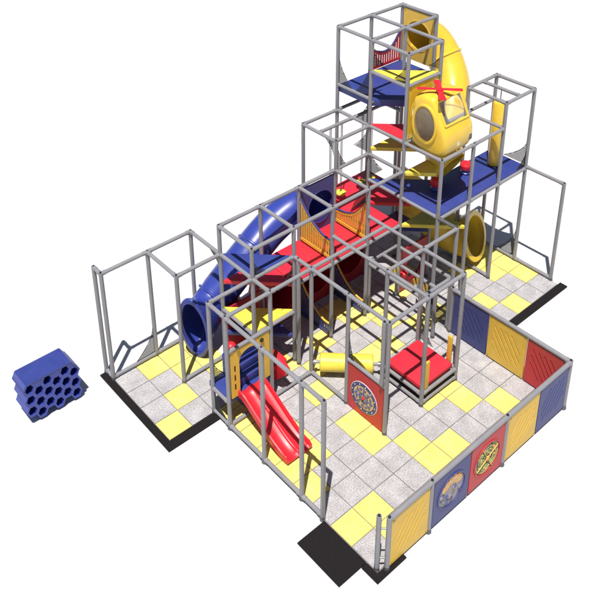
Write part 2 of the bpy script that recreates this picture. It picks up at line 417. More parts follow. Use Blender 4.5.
# ------------------------------------------------------------------ floor
yel = {(2, 4), (2, 5), (2, 6), (2, 7), (3, 5), (3, 6), (3, 7), (2, 8), (5, 5), (5, 7), (5, 8), (2, 10), (3, 10), (3, 11), (6, 9), (6, 10), (7, 10), (8, 5), (9, 5), (8, 8), (9, 8), (9, 9), (10, 10),
       (6, 4), (9, 3), (10, 3), (10, 4), (9, 2), (8, 2), (12, 3), (11, 5), (13, 2), (12, 5),
       (14, 6), (15, 7), (16, 5), (17, 5), (17, 6), (16, 4), (15, 4), (17, 4), (7, 3), (5, 3), (4, 2)}
yl = {(1, 0), (2, 0), (2, 1), (3, 0), (3, 1), (1, 2), (0, 3), (3, 2)}
bm = bmesh.new()
def tile(u0, u1, v0, v1, k):
    g = .008
    prism(bm, [(0, 0), ((u1-u0-2*g)*S, 0), ((u1-u0-2*g)*S, (v1-v0-2*g)*S*SV), (0, (v1-v0-2*g)*S*SV)], Vector((1, 0, 0)), Vector((0, -1, 0)), W(u0+g, v0+g, -.012), .030*S, .005, k)
for i in range(0, 4):
    for j in range(0, 4): tile(i/2, i/2+.5, j/2, j/2+.5, 1 if (i, j) in yl else 0)
rnd = random.Random(3)
for i in range(2, 18):
    for J in range(-4, 12):
        u0, u1, v0, v1 = i/2, i/2+.5, .2+J/2, .7+J/2
        ok = False
        if 2 <= i < 12 and 4 <= J <= 11: ok = True
        if 2 <= i < 4 and J == 4: ok = True
        if 4 <= i < 12 and J in (1, 2, 3): ok = True; 
        if 10 <= i < 18 and -1 <= J <= 3: ok = True
        if 12 <= i < 18 and 4 <= J <= 7: ok = True
        if i >= 12 and J < 4 and i >= 16 and J < 3: ok = False
        if not ok: continue
        if J == 11: v1 = 6.27
        if 4 <= i < 10 and J == 1: v0 = 1.0 if v0 < 1.0 else v0
        y = (i, J) in yel
        if v1-v0 > .05: tile(u0, u1, v0, v1, 1 if y else 0)
# thin strip rows that join the left tiles to the main grid
for i in range(2, 4): tile(i/2, i/2+.5, 2.0, 2.2, 1 if i == 2 else 0)
sm = bm
bm2 = bmesh.new()
for (a, b, c, d) in ((0, 2, 0, 2), (1, 6, 2.0, 6.27), (2, 6, 1.0, 2.2), (5, 8, -.3, 2.2), (6, 9, 1.7, 4.2)):
    pass
solo('floor', bm, ['tile_grey', 'tile_yellow'], (4, 3, 0), '', '', kind='structure', smooth=None)
bm = bmesh.new()
prism(bm, [(a*S, b*S*SV) for a, b in ((0, 0), (2, 0), (2, 1), (5, 1), (5, -.3), (8, -.3), (8, 1.7), (9, 1.7), (9, 4.2), (6, 4.2), (6, 6.27), (1, 6.27), (1, 2), (0, 2))], Vector((1, 0, 0)), Vector((0, -1, 0)), W(0, 0, -.020), .012, 0)
solo('floor_underlay', bm, 'seam', (4, 3, 0), '', '', kind='structure')
# ground
bm = bmesh.new(); g = 900
bmesh.ops.create_grid(bm, x_segments=2, y_segments=2, size=g)
for v in bm.verts: v.co.z = -.034*S
o = mesh('ground', bm, 'ground', None, Vector((0, 0, 0))); o['kind'] = 'structure'

# rubber mats and edging
def strip(pts, label, group=None, name='rubber_edging', cat='edging', z=-.008):
    bm = bmesh.new(); prism(bm, [(a*S, b*S*SV) for a, b in pts], Vector((1, 0, 0)), Vector((0, -1, 0)), W(0, 0, z), .03, .005)
    solo(name, bm, 'mat_black', (pts[0][0], pts[0][1], 0), label, cat, group)
strip([(-.15, -.28), (-.005, -.28), (-.005, 2.20), (-.15, 2.20)], 'black rubber edging strip along the outer left end of the slide landing floor')
strip([(0, 2.005), (.99, 2.005), (.99, 2.20), (0, 2.20)], 'black rubber edging strip along the front of the slide landing floor')
strip([(6.05, 4.205), (9.09, 4.205), (9.09, 4.39), (6.05, 4.39)], 'black rubber edging strip along the floor under the lone right post')
strip([(.40, 5.07), (.985, 5.07), (.985, 6.04), (.40, 6.04)], 'large black rubber mat in front of the open entrance', name='entrance_mat', cat='mat')
strip([(.87, 6.05), (.985, 6.05), (.985, 6.285), (1.52, 6.285), (1.52, 6.40), (.87, 6.40)], 'small black rubber mat under the front gate post', name='entrance_mat', cat='mat')

# ------------------------------------------------------------------ perimeter wall
WV = 6.32; WU = 5.975
f = T('fence_frame', 'waist high grey pipe railing that holds the coloured panels around the front corner', 'railing', (3.5, WV, 0))
for u in (1.15, 2.12, 4.06): post(f, u, WV, 1.12)
post(f, WU, WV, 1.12); post(f, 1.03, WV-.10, 1.16)
rail(f, (1.15, WV, 1.10), (WU, WV, 1.10), r=PR*1.05); rail(f, (WU, 3.55, 1.10), (WU, WV, 1.10), r=PR*1.05); post(f, WU, 3.55, 1.12)
for z in (.25, .9):
    bm = bmesh.new(); cyl(bm, W(1.03, WV-.10, z), W(1.15, WV, z), .018, 10); f.part('gate_hinge', bm, 'coupler', smooth=40)

def grooved(tag_, X, Y, O, w, h, m, up=True, n=5):
    bm = bmesh.new(); prism(bm, [(0, 0), (w, 0), (w, h), (0, h)], X, Y, O, .05, .006)
    bo = mesh('board_tmp', bm, m, None, Vector((0, 0, 0)))
    N = X.cross(Y).normalized(); bc = bmesh.new()
    step = w*.15; L = []
    for k in range(-3, 8):
        x0 = w*.5+(k-1.5)*step*1.0; pts = []
        # line direction (1, +-1.15)
        best = None
        for s0 in [i/60 for i in range(-60, 121)]:
            x = x0+s0*w*.55; y = h*.5+s0*h*.55*1.25-(h*.0)
            if .12*w < x < .88*w and .18*h < y < .84*h: L.append((k, x, y))
        seg = [q for q in L if q[0] == k]
        if len(seg) > 26:
            a, b = seg[0], seg[-1]
            for s in (1, -1):
                xs = (lambda q: q) if up else (lambda q: w-q)
                p = O+X*xs(a[1])+Y*a[2]+N*(s*.0235); q = O+X*xs(b[1])+Y*b[2]+N*(s*.0235)
                cyl(bc, p, q, .019, 8)
    co = mesh('cut_tmp', bc, m, None, Vector((0, 0, 0)))
    md = bo.modifiers.new('b', 'BOOLEAN'); md.object = co; md.operation = 'DIFFERENCE'; md.solver = 'EXACT'; md.use_self = True
    dg = bpy.context.evaluated_depsgraph_get(); dg.update()
    me = bpy.data.meshes.new_from_object(bo.evaluated_get(dg)); out = bmesh.new(); out.from_mesh(me)
    bpy.data.objects.remove(bo); bpy.data.objects.remove(co); bpy.data.meshes.remove(me)
    return out

def wall_panel(axis, a0, a1, m, label, picture=None, up=True):
    z0, z1 = .035, 1.05
    if axis == 'v': X, Y, O = plane_v(WV, a0+.012, z0); w = (a1-a0-.024)*S
    else: X, Y, O = plane_u(WU, a0+.012, z0); w = (a1-a0-.024)*S*SV
    h = (z1-z0)*S
    ctr = (a0/2+a1/2, WV, 0) if axis == 'v' else (WU, a0/2+a1/2, 0)
    t = T('wall_panel', label, 'panel', ctr, 'coloured panels of the perimeter railing')
    if not picture:
        t.part('board', grooved(label, X, Y, O, w, h, m, up), m)
    else:
        bm = bmesh.new(); c = (w/2, h*.50); r = .36
        holed(bm, X, Y, O, w, h, c, r*S*.95, .05); t.part('board', bm, m)
        N = X.cross(Y).normalized()
        bm = bmesh.new(); disc(bm, X, Y, O+N*.02, c, r*S*.90, r*S*.99, .035, 48); t.part('window_rim', bm, m, smooth=40)
        R = r*S*.9
        if picture == 'maze':
            bm = bmesh.new(); disc(bm, X, Y, O, c, 0, R*1.03, .02, 48)
            t.part('maze_disc', bm, 'olive')
            bm = bmesh.new()
            for ri in (.30, .52, .74, .92):
                for k in range(5):
                    a = k*2*math.pi/5+ri*3; disc(bm, X, Y, O+N*.016, c, R*(ri-.028), R*(ri+.028), .018, 48, 0, a, a+.95)
            t.part('maze_track', bm, 'green')
            bm = bmesh.new(); rr = random.Random(5)
            for k in range(34):
                a = rr.random()*6.28; q = R*rr.uniform(.15, .88)
                disc(bm, X, Y, O+N*.014, (c[0]+q*math.cos(a), c[1]+q*math.sin(a)), 0, rr.uniform(.018, .042), .012+.0006*k, 8, rr.choice((0, 1, 2, 3)))
            t.part('maze_piece', bm, ['green', 'plum', 'orange', 'ink'])
            bm = bmesh.new()
            for k in range(4):
                a = .5+k*math.pi/2; e = X*math.cos(a)+Y*math.sin(a); p = O+X*c[0]+Y*c[1]+N*.034
                cyl(bm, p, p+e*R*.94, .010, 8)
            revolve(bm, O+X*c[0]+Y*c[1]+N*.02, N, [(0, .05), (.025, .05), (.03, .03)], 16)
            t.part('spinner', bm, 'yellow_d', smooth=40)
        else:
            bm = bmesh.new(); disc(bm, X, Y, O, c, 0, R*1.03, .02, 48); t.part('picture_disc', bm, 'slate')
            bm = bmesh.new(); rr = random.Random(9)
            for k in range(13):   # row of cream blobs along the top
                a = math.radians(20+k*11); q = R*(.70+.1*(k % 2)); disc(bm, X, Y, O+N*.014, (c[0]+q*math.cos(a), c[1]+q*math.sin(a)), 0, .055, .01+.0011*k, 14, k % 2)
            for k in range(9):
                a = math.radians(28+k*14); q = R*.48; disc(bm, X, Y, O+N*.014, (c[0]+q*math.cos(a), c[1]+q*math.sin(a)), 0, .040, .0105+.0011*k, 12, (k+1) % 2)
            t.part('painted_shapes', bm, ['cream', 'orange'] if False else ['tan', 'orange'])
            bm = bmesh.new()
            for k in range(30):
                a = math.radians(rr.uniform(180, 362)); q = R*math.sqrt(rr.random())*.86
                disc(bm, X, Y, O+N*.014, (c[0]+q*math.cos(a), c[1]+q*math.sin(a)), 0, rr.uniform(.02, .05), .008+.0005*k, 10, rr.choice((0, 0, 1, 2, 3, 4)))
            t.part('painted_dots', bm, ['steelblue', 'plum', 'slate', 'pipe', 'olive'])
    N = X.cross(Y).normalized()
    for x in (.05, w-.05):
        for y in (.05, h-.05):
            bm = bmesh.new(); p = O+X*x+Y*y; cyl(bm, p-N*.030, p+N*.030, .012, 8); t.part('bolt', bm, 'foot')

ue = [1.15, 2.12, 3.09, 4.06, 5.02, 5.97]
wall_panel('v', ue[0]+.03, ue[1]-.04, 'yellow_d', 'yellow wall panel with diagonal grooves beside the front gate post', up=True)
wall_panel('v', ue[1]+.04, ue[2], 'blue_d', 'blue wall panel with a round picture window of cream shapes', 'blobs')
wall_panel('v', ue[2], ue[3]-.04, 'red_d', 'red wall panel with a round green and yellow maze wheel', 'maze')
wall_panel('v', ue[3]+.04, ue[4], 'yellow_d', 'yellow grooved wall panel between the red maze panel and the blue corner panel')
wall_panel('v', ue[4], ue[5]-.04, 'blue_d', 'blue grooved wall panel at the outer right corner of the front railing')
ve = [3.60, 4.50, 5.40, 6.27]
wall_panel('u', ve[0], ve[1], 'blue_d', 'blue grooved wall panel of the back railing, nearest the red platform', up=False)
wall_panel('u', ve[1], ve[2], 'yellow_d', 'yellow grooved wall panel in the middle of the back railing', up=False)
wall_panel('u', ve[2], ve[3], 'red_d', 'red grooved wall panel of the back railing at the corner', up=False)

# red panel with the wheel
t = T('activity_panel', 'red board with a large blue and yellow round gear wheel, standing between two pipes inside', 'panel', (3, 4, 0))
X, Y, O = Vector((0, 1, 0)), Vector((0, 0, 1)), W(3.0, 4.45, .02)     # X towards -v so the front looks to -u
w = .9*S*SV; h = 1.03*S
N = X.cross(Y).normalized(); s = 1 if N.x < 0 else -1
bm = bmesh.new(); prism(bm, [(0, 0), (w, 0), (w, h), (0, h)], X, Y, O, .05, .006); t.part('board', bm, 'red_d')
c = (w*.52, h*.46); R = .335*S*1.0
def at_(d): return O+N*(s*(.025+d))
bm = bmesh.new(); disc(bm, X, Y, at_(.004), c, 0, R, .012, 48); t.part('wheel_backing', bm, 'white')
bm = bmesh.new(); disc(bm, X, Y, at_(.012), c, R*.76, R*.96, .012, 48)
t.part('outer_ring', bm, 'blue_d')
bm = bmesh.new(); disc(bm, X, Y, at_(.010), c, 0, R*.75, .010, 48); t.part('wheel_disc', bm, 'tan')
bm = bmesh.new()
for k in range(12):
    a = k*math.pi/6; disc(bm, X, Y, at_(.020), c, R*.50, R*.62, .012, 48, 0, a, a+.30)
for k in range(12):
    a = k*math.pi/6+.16; e = (math.cos(a), math.sin(a)); disc(bm, X, Y, at_(.021), (c[0]+e[0]*R*.86, c[1]+e[1]*R*.86), 0, .013, .012, 10, 1)
for k in range(8):
    a = k*math.pi/4; e = X*math.cos(a)+Y*math.sin(a); p = at_(.02)+X*c[0]+Y*c[1]; cyl(bm, p+e*R*.16, p+e*R*.70, .011, 6)
disc(bm, X, Y, at_(.019), c, R*.26, R*.34, .013, 40, 0)
t.part('gear_teeth', bm, ['steelblue', 'white'])
bm = bmesh.new(); revolve(bm, at_(.02)+X*c[0]+Y*c[1], N*s, [(0, .04), (.02, .04), (.035, .02)], 16); t.part('hub', bm, 'red_p', smooth=40)

# ------------------------------------------------------------------ yellow doorway panel, steps and red double slide
t = T('doorway_panel', 'yellow arched doorway board at the top of the red double slide', 'panel', (1.5, 2.5, .65))
X, Y, O = plane_v(2.5, 0, 0)
x0, x1, a, b, zt, zb = 1.06*S, 1.95*S, 1.25*S, 1.71*S, 1.72*S, .66*S
def arch(n=12):
    c = (a+b)/2; r = (b-a)/2; zc = 1.42*S; return [(c-r*math.cos(math.pi*i/n), zc+r*math.sin(math.pi*i/n)*.85) for i in range(n+1)]
pts = [(x0, zb), (a, zb)]+arch()+[(b, zb), (x1, zb), (x1, zt), (x0, zt)]
bm = bmesh.new(); prism(bm, pts, X, Y, O, .05, .004); t.part('board', bm, 'yellow_d')
for z in (.84, 1.05, 1.26):
    bm = bmesh.new(); prism(bm, [(1.13*S, z*S), (1.16*S, z*S), (1.16*S, (z+.13)*S), (1.13*S, (z+.13)*S)], X, Y, O+Vector((0, -.024, 0)), .006, 0); t.part('hand_slot', bm, 'dark')
bm = bmesh.new(); revolve(bm, W(1.76, 2.5, 1.62)+Vector((0, -.02, 0)), Vector((0, -1, 0)), [(0, .045), (.03, .05), (.05, .03)], 16); t.part('knob', bm, 'dark', smooth=40)

t = T('foam_steps', 'blue foam steps seen through the yellow doorway', 'steps', (1.55, 2.2, .64))
for k in range(3):
    bm = bmesh.new(); box(bm, 1.28, 1.95, 1.93+.0, 2.40-.15*k, .68+.17*k, .68+.17*(k+1)-.004, .02); t.part('step', bm, 'blue', smooth=35)
bm = bmesh.new(); revolve(bm, W(1.46, 1.98, 1.2), Vector((0, 0, 1)), [(0, .06), (.04, .115), (.11, .125), (.17, .09), (.20, .03)], 20)
solo('grip_ball', bm, 'red_p', (1.46, 1.98, 1.2), 'round red plastic knob on top of the blue foam steps', 'knob', smooth=50)

t = T('double_slide', 'glossy red double lane slide running down from the yellow doorway', 'slide', (1.5, 3.2, 0))
P2 = [Vector((x, y, 0)) for x, y in ((2.50, .665), (2.62, .655), (2.80, .555), (3.10, .375), (3.40, .205), (3.60, .115), (3.74, .075), (3.87, .065))]
pth = catmull(P2, 7)
ww = .56
def slide_surf(prof, mname, part):
    bm = bmesh.new(); rows = []
    for i, p in enumerate(pth):
        k = i/(len(pth)-1); c = 1.475+.035*k; q = pth[min(i+1, len(pth)-1)]-pth[max(i-1, 0)]; q.normalize()
        hs = 1.0 if k < .93 else 1.0-.55*(k-.93)/.07
        nrm = Vector((-q.y, q.x)); nrm = nrm if nrm.y > 0 else -nrm
        rows.append([bm.verts.new(W(c+x, p.x+nrm.x*h*hs, p.y+nrm.y*h*hs)) for x, h in prof])
    for A_, B_ in zip(rows, rows[1:]):
        for j in range(len(prof)): bm.faces.new((A_[j], A_[(j+1) % len(prof)], B_[(j+1) % len(prof)], B_[j]))
    bm.faces.new(rows[0]); bm.faces.new(rows[-1][::-1]); clean(bm)
    t.part(part, bm, mname, smooth=38)
H = .11
lane = lambda a, b: [(a+(b-a)*k/8, .012+.028*(2*k/8-1)**2) for k in range(9)]
prof = [(-.285, H), (-.262, H+.006), (-.245, .10)]+lane(-.235, -.025)+[(-.015, .075), (.0, .082), (.015, .075)]+lane(.025, .235)+[(.245, .10), (.262, H+.006), (.285, H), (.285, -.03), (-.285, -.03)]
slide_surf(prof, 'red_p', 'slide_bed')
for u in (1.30, 1.68):
    bm = bmesh.new(); cyl(bm, W(u, 3.25, .02), W(u, 3.25, .27), .025, 10); t.part('support', bm, 'pipe', smooth=40)

# small red side ramp
t = T('climbing_ramp', 'small red wedge shaped climbing ramp in the shade to the right of the yellow doorway', 'ramp', (2.3, 2.4, 0))
X, Y, O = plane_u(2.3, 0, 0)
bm = bmesh.new(); prism(bm, [(2.12*S*SV, .78*S), (2.30*S*SV, .80*S), (2.62*S*SV, .62*S), (2.60*S*SV, .50*S), (2.25*S*SV, .12*S), (2.12*S*SV, .1*S)], X, Y, O, .16, .02); t.part('wedge', bm, 'red_p', smooth=40)
bm = bmesh.new(); box(bm, 2.10, 2.5, 2.05, 2.35, .50, .60, .02); t.part('platform', bm, 'red', smooth=35)

# ------------------------------------------------------------------ picket gates
def picket(name, label, u, v0, v1, z0, tops, m, trim, n=13, group='curved top picket gates'):
    """tops: list of (s, z) control heights along the panel"""
    t = T(name, label, 'gate', (u, (v0+v1)/2, z0), group)
    X, Y, O = plane_u(u, v0, 0); w = (v1-v0)*S*SV
    zc = catmull([(a*w, z*S, 0) for a, z in tops], 6); zc = [(p.x, p.y) for p in zc]
    def top(x):
        for p, q in zip(zc, zc[1:]):
            if p[0] <= x <= q[0]: return p[1]+(q[1]-p[1])*(x-p[0])/max(1e-6, q[0]-p[0])
        return zc[-1][1] if x > zc[-1][0] else zc[0][1]
    for k in range(n):
        x = w*(k+.5)/n; bw = w/n*.55/2
        bm = bmesh.new(); prism(bm, [(x-bw, z0*S+.04), (x+bw, z0*S+.04), (x+bw, top(x+bw)-.02), (x-bw, top(x-bw)-.02)], X, Y, O, .025, .003); t.part('slat', bm, m)
    bm = bmesh.new(); band = zc+[(x, y-.075) for x, y in zc[::-1]]; prism(bm, band, X, Y, O, .036, 0); t.part('top_rail', bm, m)
    bm = bmesh.new(); prism(bm, zc[::1]+[(x, y-.022) for x, y in zc[::-1]], X, Y, O+Y*.024, .05, 0); t.part('trim', bm, trim)
    bm = bmesh.new(); prism(bm, [(0, z0*S), (w, z0*S), (w, z0*S+.08), (0, z0*S+.08)], X, Y, O, .036, .004); t.part('bottom_rail', bm, m)
    return t
hi_lo = lambda a, b: [(0, a), (.2, a-(a-b)*.38), (.45, b+(a-b)*.28), (.75, b+(a-b)*.04), (1, b)]
picket('picket_gate', 'yellow picket gate with blue trim sweeping down from the blue tube slide panel', 4, 1.06, 1.94, 1.96, hi_lo(2.94, 2.40), 'yellow_d', 'blue_d')
picket('picket_gate', 'yellow picket gate with dark blue trim rising towards the front, near the upper red deck', 5, 1.06, 1.94, 1.96, [(0, 2.26), (.3, 2.30), (.6, 2.42), (.85, 2.66), (1, 2.86)], 'yellow_d', 'blue_d')
picket('picket_gate', 'blue picket gate with yellow trim under the first yellow gate, reaching the floor', 4, 1.06, 1.94, .02, hi_lo(.90, .30), 'blue_d', 'yellow_d')
picket('picket_gate', 'blue picket gate with yellow trim standing on the floor under the second yellow gate', 5, 1.06, 1.94, .02, hi_lo(.93, .34), 'blue_d', 'yellow_d')
# red picket in the tower (in plane v = 0)
t = T('picket_gate', 'red picket gate with a sagging top high in the tower beside the yellow hole panel', 'gate', (7.5, .03, 4.5), 'curved top picket gates')
X, Y, O = plane_v(.03, 7.05, 0); w = .9*S
zc = [(p.x, p.y) for p in catmull([(0, 5.02*S, 0), (.15*w, 4.93*S, 0), (.45*w, 4.86*S, 0), (.72*w, 4.96*S, 0), (w, 5.28*S, 0)], 6)]
for k in range(12):
    x = w*(k+.5)/12; bw = w/12*.27; y = min(zc, key=lambda q: abs(q[0]-x))[1]
    bm = bmesh.new(); prism(bm, [(x-bw, 4.56*S), (x+bw, 4.56*S), (x+bw, y-.03), (x-bw, y-.03)], X, Y, O, .025, .003); t.part('slat', bm, 'red_d')
bm = bmesh.new(); prism(bm, zc+[(x, y-.08) for x, y in zc[::-1]], X, Y, O, .036); t.part('top_rail', bm, 'red_d')
bm = bmesh.new(); prism(bm, zc+[(x, y-.022) for x, y in zc[::-1]], X, Y, O+Y*.024, .05); t.part('trim', bm, 'blue_d')
bm = bmesh.new(); prism(bm, [(0, 4.52*S), (w, 4.52*S), (w, 4.58*S), (0, 4.58*S)], X, Y, O, .036); t.part('bottom_rail', bm, 'red_d')

# ------------------------------------------------------------------ boards with round holes
def hole_board(label, axis, k, a0, a1, z0, z1, c, r, m, cat='panel', tunnel=False):
    if axis == 'v': X, Y, O = plane_v(k, a0, z0); w = (a1-a0)*S; at = ((a0+a1)/2, k, z0)
    else: X, Y, O = plane_u(k, a0, z0); w = (a1-a0)*S*SV; at = (k, (a0+a1)/2, z0)
    t = T('hole_panel', label, cat, at, 'boards with a round crawl hole')
    bm = bmesh.new(); holed(bm, X, Y, O, w, (z1-z0)*S, (c[0]*S, c[1]*S), r*S, .045); t.part('board', bm, m)
    bm = bmesh.new(); N = X.cross(Y).normalized(); disc(bm, X, Y, O, (c[0]*S, c[1]*S), r*S, r*S*1.10, .065, 48); t.part('hole_rim', bm, m, smooth=40)
    if tunnel:
        p = O+X*c[0]*S+Y*c[1]*S; bm = bmesh.new()
        sweep_tube(bm, [p-N*(s_*(-1 if N.y > 0 else 1)) for s_ in (.03, .2, .4, .6, .72)], [r*S*1.02]*5, 36, .02)
        t.part('tunnel', bm, m, smooth=40)
        bm = bmesh.new(); revolve(bm, p-N*(.70*(-1 if N.y > 0 else 1)), Vector((0, 1, 0)), [(0, r*S), (.02, r*S), (.08, r*S*.8), (.11, r*S*.4)], 36); t.part('tunnel_end', bm, m, smooth=40)
    for x in (.06, w-.06):
        for y in (.06, (z1-z0)*S-.06):
            bm = bmesh.new(); p = O+X*x+Y*y; cyl(bm, p-N*.028, p+N*.028, .014, 8); t.part('bolt', bm, 'foot')
    return t
hole_board('blue board with a round opening into the blue tube slide', 'v', 1.0, 4.05, 4.95, 1.90, 3.11, (.53, .63), .33, 'blue_d')
hole_board('yellow board with a round opening into the yellow tube at the top of the tower', 'u', 8.0, .06, .95, 4.60, 5.78, (.44, .62), .34, 'yellow_d')
for u, lb in ((3, 'shade-darkened red board with a round crawl hole left of the blue picket gates'), (4, 'shade-darkened red board with a round crawl hole between the two blue picket gates'), (5, 'shade-darkened red board with a round crawl hole under the right end of the walkway')):
    hole_board(lb, 'v', 1.0, u+.06, u+.94, .05, 1.8, (.44, .66), .39, 'red_shaded', tunnel=True)
hole_board('shade-darkened red board with a round crawl hole facing the low climbing frame', 'v', 2.0, 6.06, 6.94, .05, 1.15, (.44, .5), .30, 'red_shaded')
hole_board('shade-darkened red board with a round crawl hole behind the lowest blue triangle', 'v', 1.0, 2.06, 2.94, .05, 1.2, (.44, .6), .32, 'red_shaded', tunnel=True)
hole_board('yellow board with a round opening behind the helicopter pod', 'v', 2.0, 6.05, 6.95, 3.93, 5.11, (.45, .57), .34, 'yellow_p')

# ------------------------------------------------------------------ tube slides
def tube_slide(name, label, pts, r, m, flare=None, flare0=None, at=None, k=10, seams=(), squash=1.0):
    path = catmull([W(*p) for p in pts], k); N = len(path); rad = []
    for i in range(N):
        d = (path[-1]-path[i]).length; q = r*S
        if flare and d < flare[1]*S: x = 1-d/(flare[1]*S); q += (flare[0]-r)*S*x**1.6
        rad.append(q)
    t = T(name, label, 'slide', at or pts[-1], 'moulded tube slides')
    bm = bmesh.new(); sq = [1-(1-squash)*max(0, 1-(path[-1]-p).length/(.9*S)) for p in path]; sweep_tube(bm, path, rad, 40, .03, sq=sq); t.part('tube', bm, m, smooth=45)
    for s in seams:
        i = int(s*(N-1)); d = (path[min(i+1, N-1)]-path[i-1]).normalized(); bm = bmesh.new()
        sweep_tube(bm, [path[i]-d*.035, path[i]-d*.012, path[i]+d*.012, path[i]+d*.035], [rad[i]+.012, rad[i]+.04, rad[i]+.04, rad[i]+.012], 40, .03); t.part('joint_flange', bm, m, smooth=35)
    # rolled lip at the mouth
    d = (path[-1]-path[-2]).normalized(); bm = bmesh.new(); R = rad[-1]
    if flare:
        sweep_tube(bm, [path[-1]-d*.03, path[-1]-d*.015, path[-1]+d*.02, path[-1]+d*.045, path[-1]+d*.05], [R-.0, R+.04, R+.055, R+.04, R-.005], 44, .085, sq=[squash]*5); t.part('mouth_lip', bm, m, smooth=50)
    return t
tube_slide('tube_slide', 'fat blue tube slide with a flared mouth on the left landing floor',
           [(4.59, 1.0, 2.50), (4.57, .80, 2.47), (4.30, .52, 2.34), (3.75, .42, 2.08), (3.1, .45, 1.72), (2.5, .42, 1.26), (2.12, .42, .98), (1.84, .50, .84), (1.54, .64, .80)], .38, 'blue_p', (.70, .8), at=(3, .5, 0), seams=(.2, .48, .72), squash=.44)
tube_slide('tube_slide', 'large yellow spiral tube bulging out of the top right of the tall tower',
           [(8.0, .47, 5.18), (8.16, .48, 5.17), (8.42, .60, 5.02), (8.50, .90, 4.64), (8.36, 1.25, 4.22), (8.08, 1.52, 3.86), (7.72, 1.75, 3.56), (7.36, 1.95, 3.32), (7.13, 2.18, 3.12), (7.13, 2.36, 3.02)], .40, 'yellow_p', at=(8.6, 1.2, 3), seams=(.33, .6))
tube_slide('tube_slide', 'yellow crawl tube with a wide round mouth on the right hand floor',
           [(7.30, .55, 1.75), (7.45, .95, 1.55), (7.70, 1.30, 1.15), (7.98, 1.62, .72), (8.14, 1.98, .58), (8.25, 2.34, .69)], .46, 'yellow_p', (.55, .5), at=(8, 1.8, 0), seams=(.35,))
# ------------------------------------------------------------------ helicopter pod
t = T('helicopter_pod', 'yellow helicopter shaped lookout pod with round side window, windscreen and red rotor on the tower', 'pod', (6.5, 2.5, 3.85))
# side profile in (v, z): closed outline of the shell at u = const
prof = [(2.12, 3.94), (2.10, 4.4), (2.12, 4.92), (2.28, 5.04), (2.46, 5.06), (2.64, 5.0), (2.92, 4.50), (3.0, 4.30), (3.0, 4.06), (2.90, 3.88), (2.68, 3.82), (2.36, 3.86)]
pc = catmull([(a, b, 0) for a, b in prof]+[(prof[0][0], prof[0][1], 0)], 9)[:-1]
cv, cz = 2.46, 4.42
us = [(6.05, .86), (6.07, .93), (6.11, .975), (6.16, 1.0), (6.5, 1.01), (6.84, 1.0), (6.89, .975), (6.93, .93), (6.95, .86)]
bm = bmesh.new(); rings = []
for u, k in us: rings.append([bm.verts.new(W(u, cv+(p.x-cv)*k, cz+(p.y-cz)*k)) for p in pc])
n = len(pc)
for A_, B_ in zip(rings, rings[1:]):
    for j in range(n):
        q = [A_[j], A_[(j+1) % n], B_[(j+1) % n], B_[j]]
        c = sum((x.co for x in q), Vector())/4/S; vz = (-c.y/SV, c.z)
        # windscreen opening on the sloping nose
        if 6.15 < c.x < 6.85 and 2.655 < vz[0] and 4.545 < vz[1] < 4.975: continue
        bm.faces.new(q)
shell_rows = rings
# cheeks with round windows
def cheek(ring, u, sgn):
    c0 = W(u, 2.47, 4.47); rv, rz = .29, .40; inner = []
    for vtx in ring:
        d = vtx.co-c0; a = math.atan2(d.z/rz, -d.y/SV/rv); inner.append(bm.verts.new(W(u-.0*sgn, 2.47+rv*math.cos(a), 4.47+rz*math.sin(a))))
    for j in range(n): bm.faces.new((ring[j], ring[(j+1) % n], inner[(j+1) % n], inner[j]))
    return inner
i0 = cheek(rings[0], 6.05, 1); i1 = cheek(rings[-1], 6.95, -1); clean(bm)
bmesh.ops.solidify(bm, geom=bm.faces[:], thickness=.02)
t.part('shell', bm, 'yellow_p', smooth=40)
for u, s in ((6.05, -1), (6.95, 1)):
    bm = bmesh.new(); N_ = 40
    R0 = [W(u+s*0, 2.47+.29*math.cos(a), 4.47+.40*math.sin(a)) for a in [2*math.pi*k/N_ for k in range(N_)]]
    R = [[bm.verts.new(W(u+s*off, 2.47+(.29+g_)*math.cos(a), 4.47+(.40+g_)*math.sin(a))) for a in [2*math.pi*k/N_ for k in range(N_)]] for off, g_ in ((.0, .035), (.035, .03), (.045, .0), (.03, -.03), (-.01, -.03))]
    for A_, B_ in zip(R, R[1:]):
        for j in range(N_): bm.faces.new((A_[j], A_[(j+1) % N_], B_[(j+1) % N_], B_[j]))
    clean(bm); rim = t.part('window_rim', bm, 'yellow_p', smooth=50)
    bm = bmesh.new(); rr_ = []
    for off, k in ((.0, 1.0), (.06, .85), (.10, .6), (.115, .3)):
        rr_.append([bm.verts.new(W(u+s*off, 2.47+.27*k*math.cos(a), 4.47+.38*k*math.sin(a))) for a in [2*math.pi*q/N_ for q in range(N_)]])
    for A_, B_ in zip(rr_, rr_[1:]):
        for j in range(N_): bm.faces.new((A_[j], A_[(j+1) % N_], B_[(j+1) % N_], B_[j]))
    bm.faces.new(rr_[-1]); clean(bm); t.part('window_dome', bm, 'glass' if s < 0 else M['clear'], parent=rim, smooth=60)
# windscreen with frame
bm = bmesh.new()
gl = [W(6.15, 2.655, 4.985), W(6.85, 2.655, 4.985), W(6.85, 2.905, 4.54), W(6.15, 2.905, 4.54)]
for a_, b_ in zip(gl, gl[1:]+gl[:1]): cyl(bm, a_, b_, .030, 12)
wf = t.part('windscreen_frame', bm, 'yellow_p', smooth=40)
bm = bmesh.new(); nrm = (gl[1]-gl[0]).cross(gl[3]-gl[0]).normalized(); f0 = [bm.verts.new(p+nrm*.004) for p in gl]; f1 = [bm.verts.new(p-nrm*.004) for p in gl]
bm.faces.new(f0); bm.faces.new(f1[::-1])
for j in range(4): bm.faces.new((f0[j], f0[(j+1) % 4], f1[(j+1) % 4], f1[j]))
clean(bm); t.part('windscreen', bm, 'clear', parent=wf)
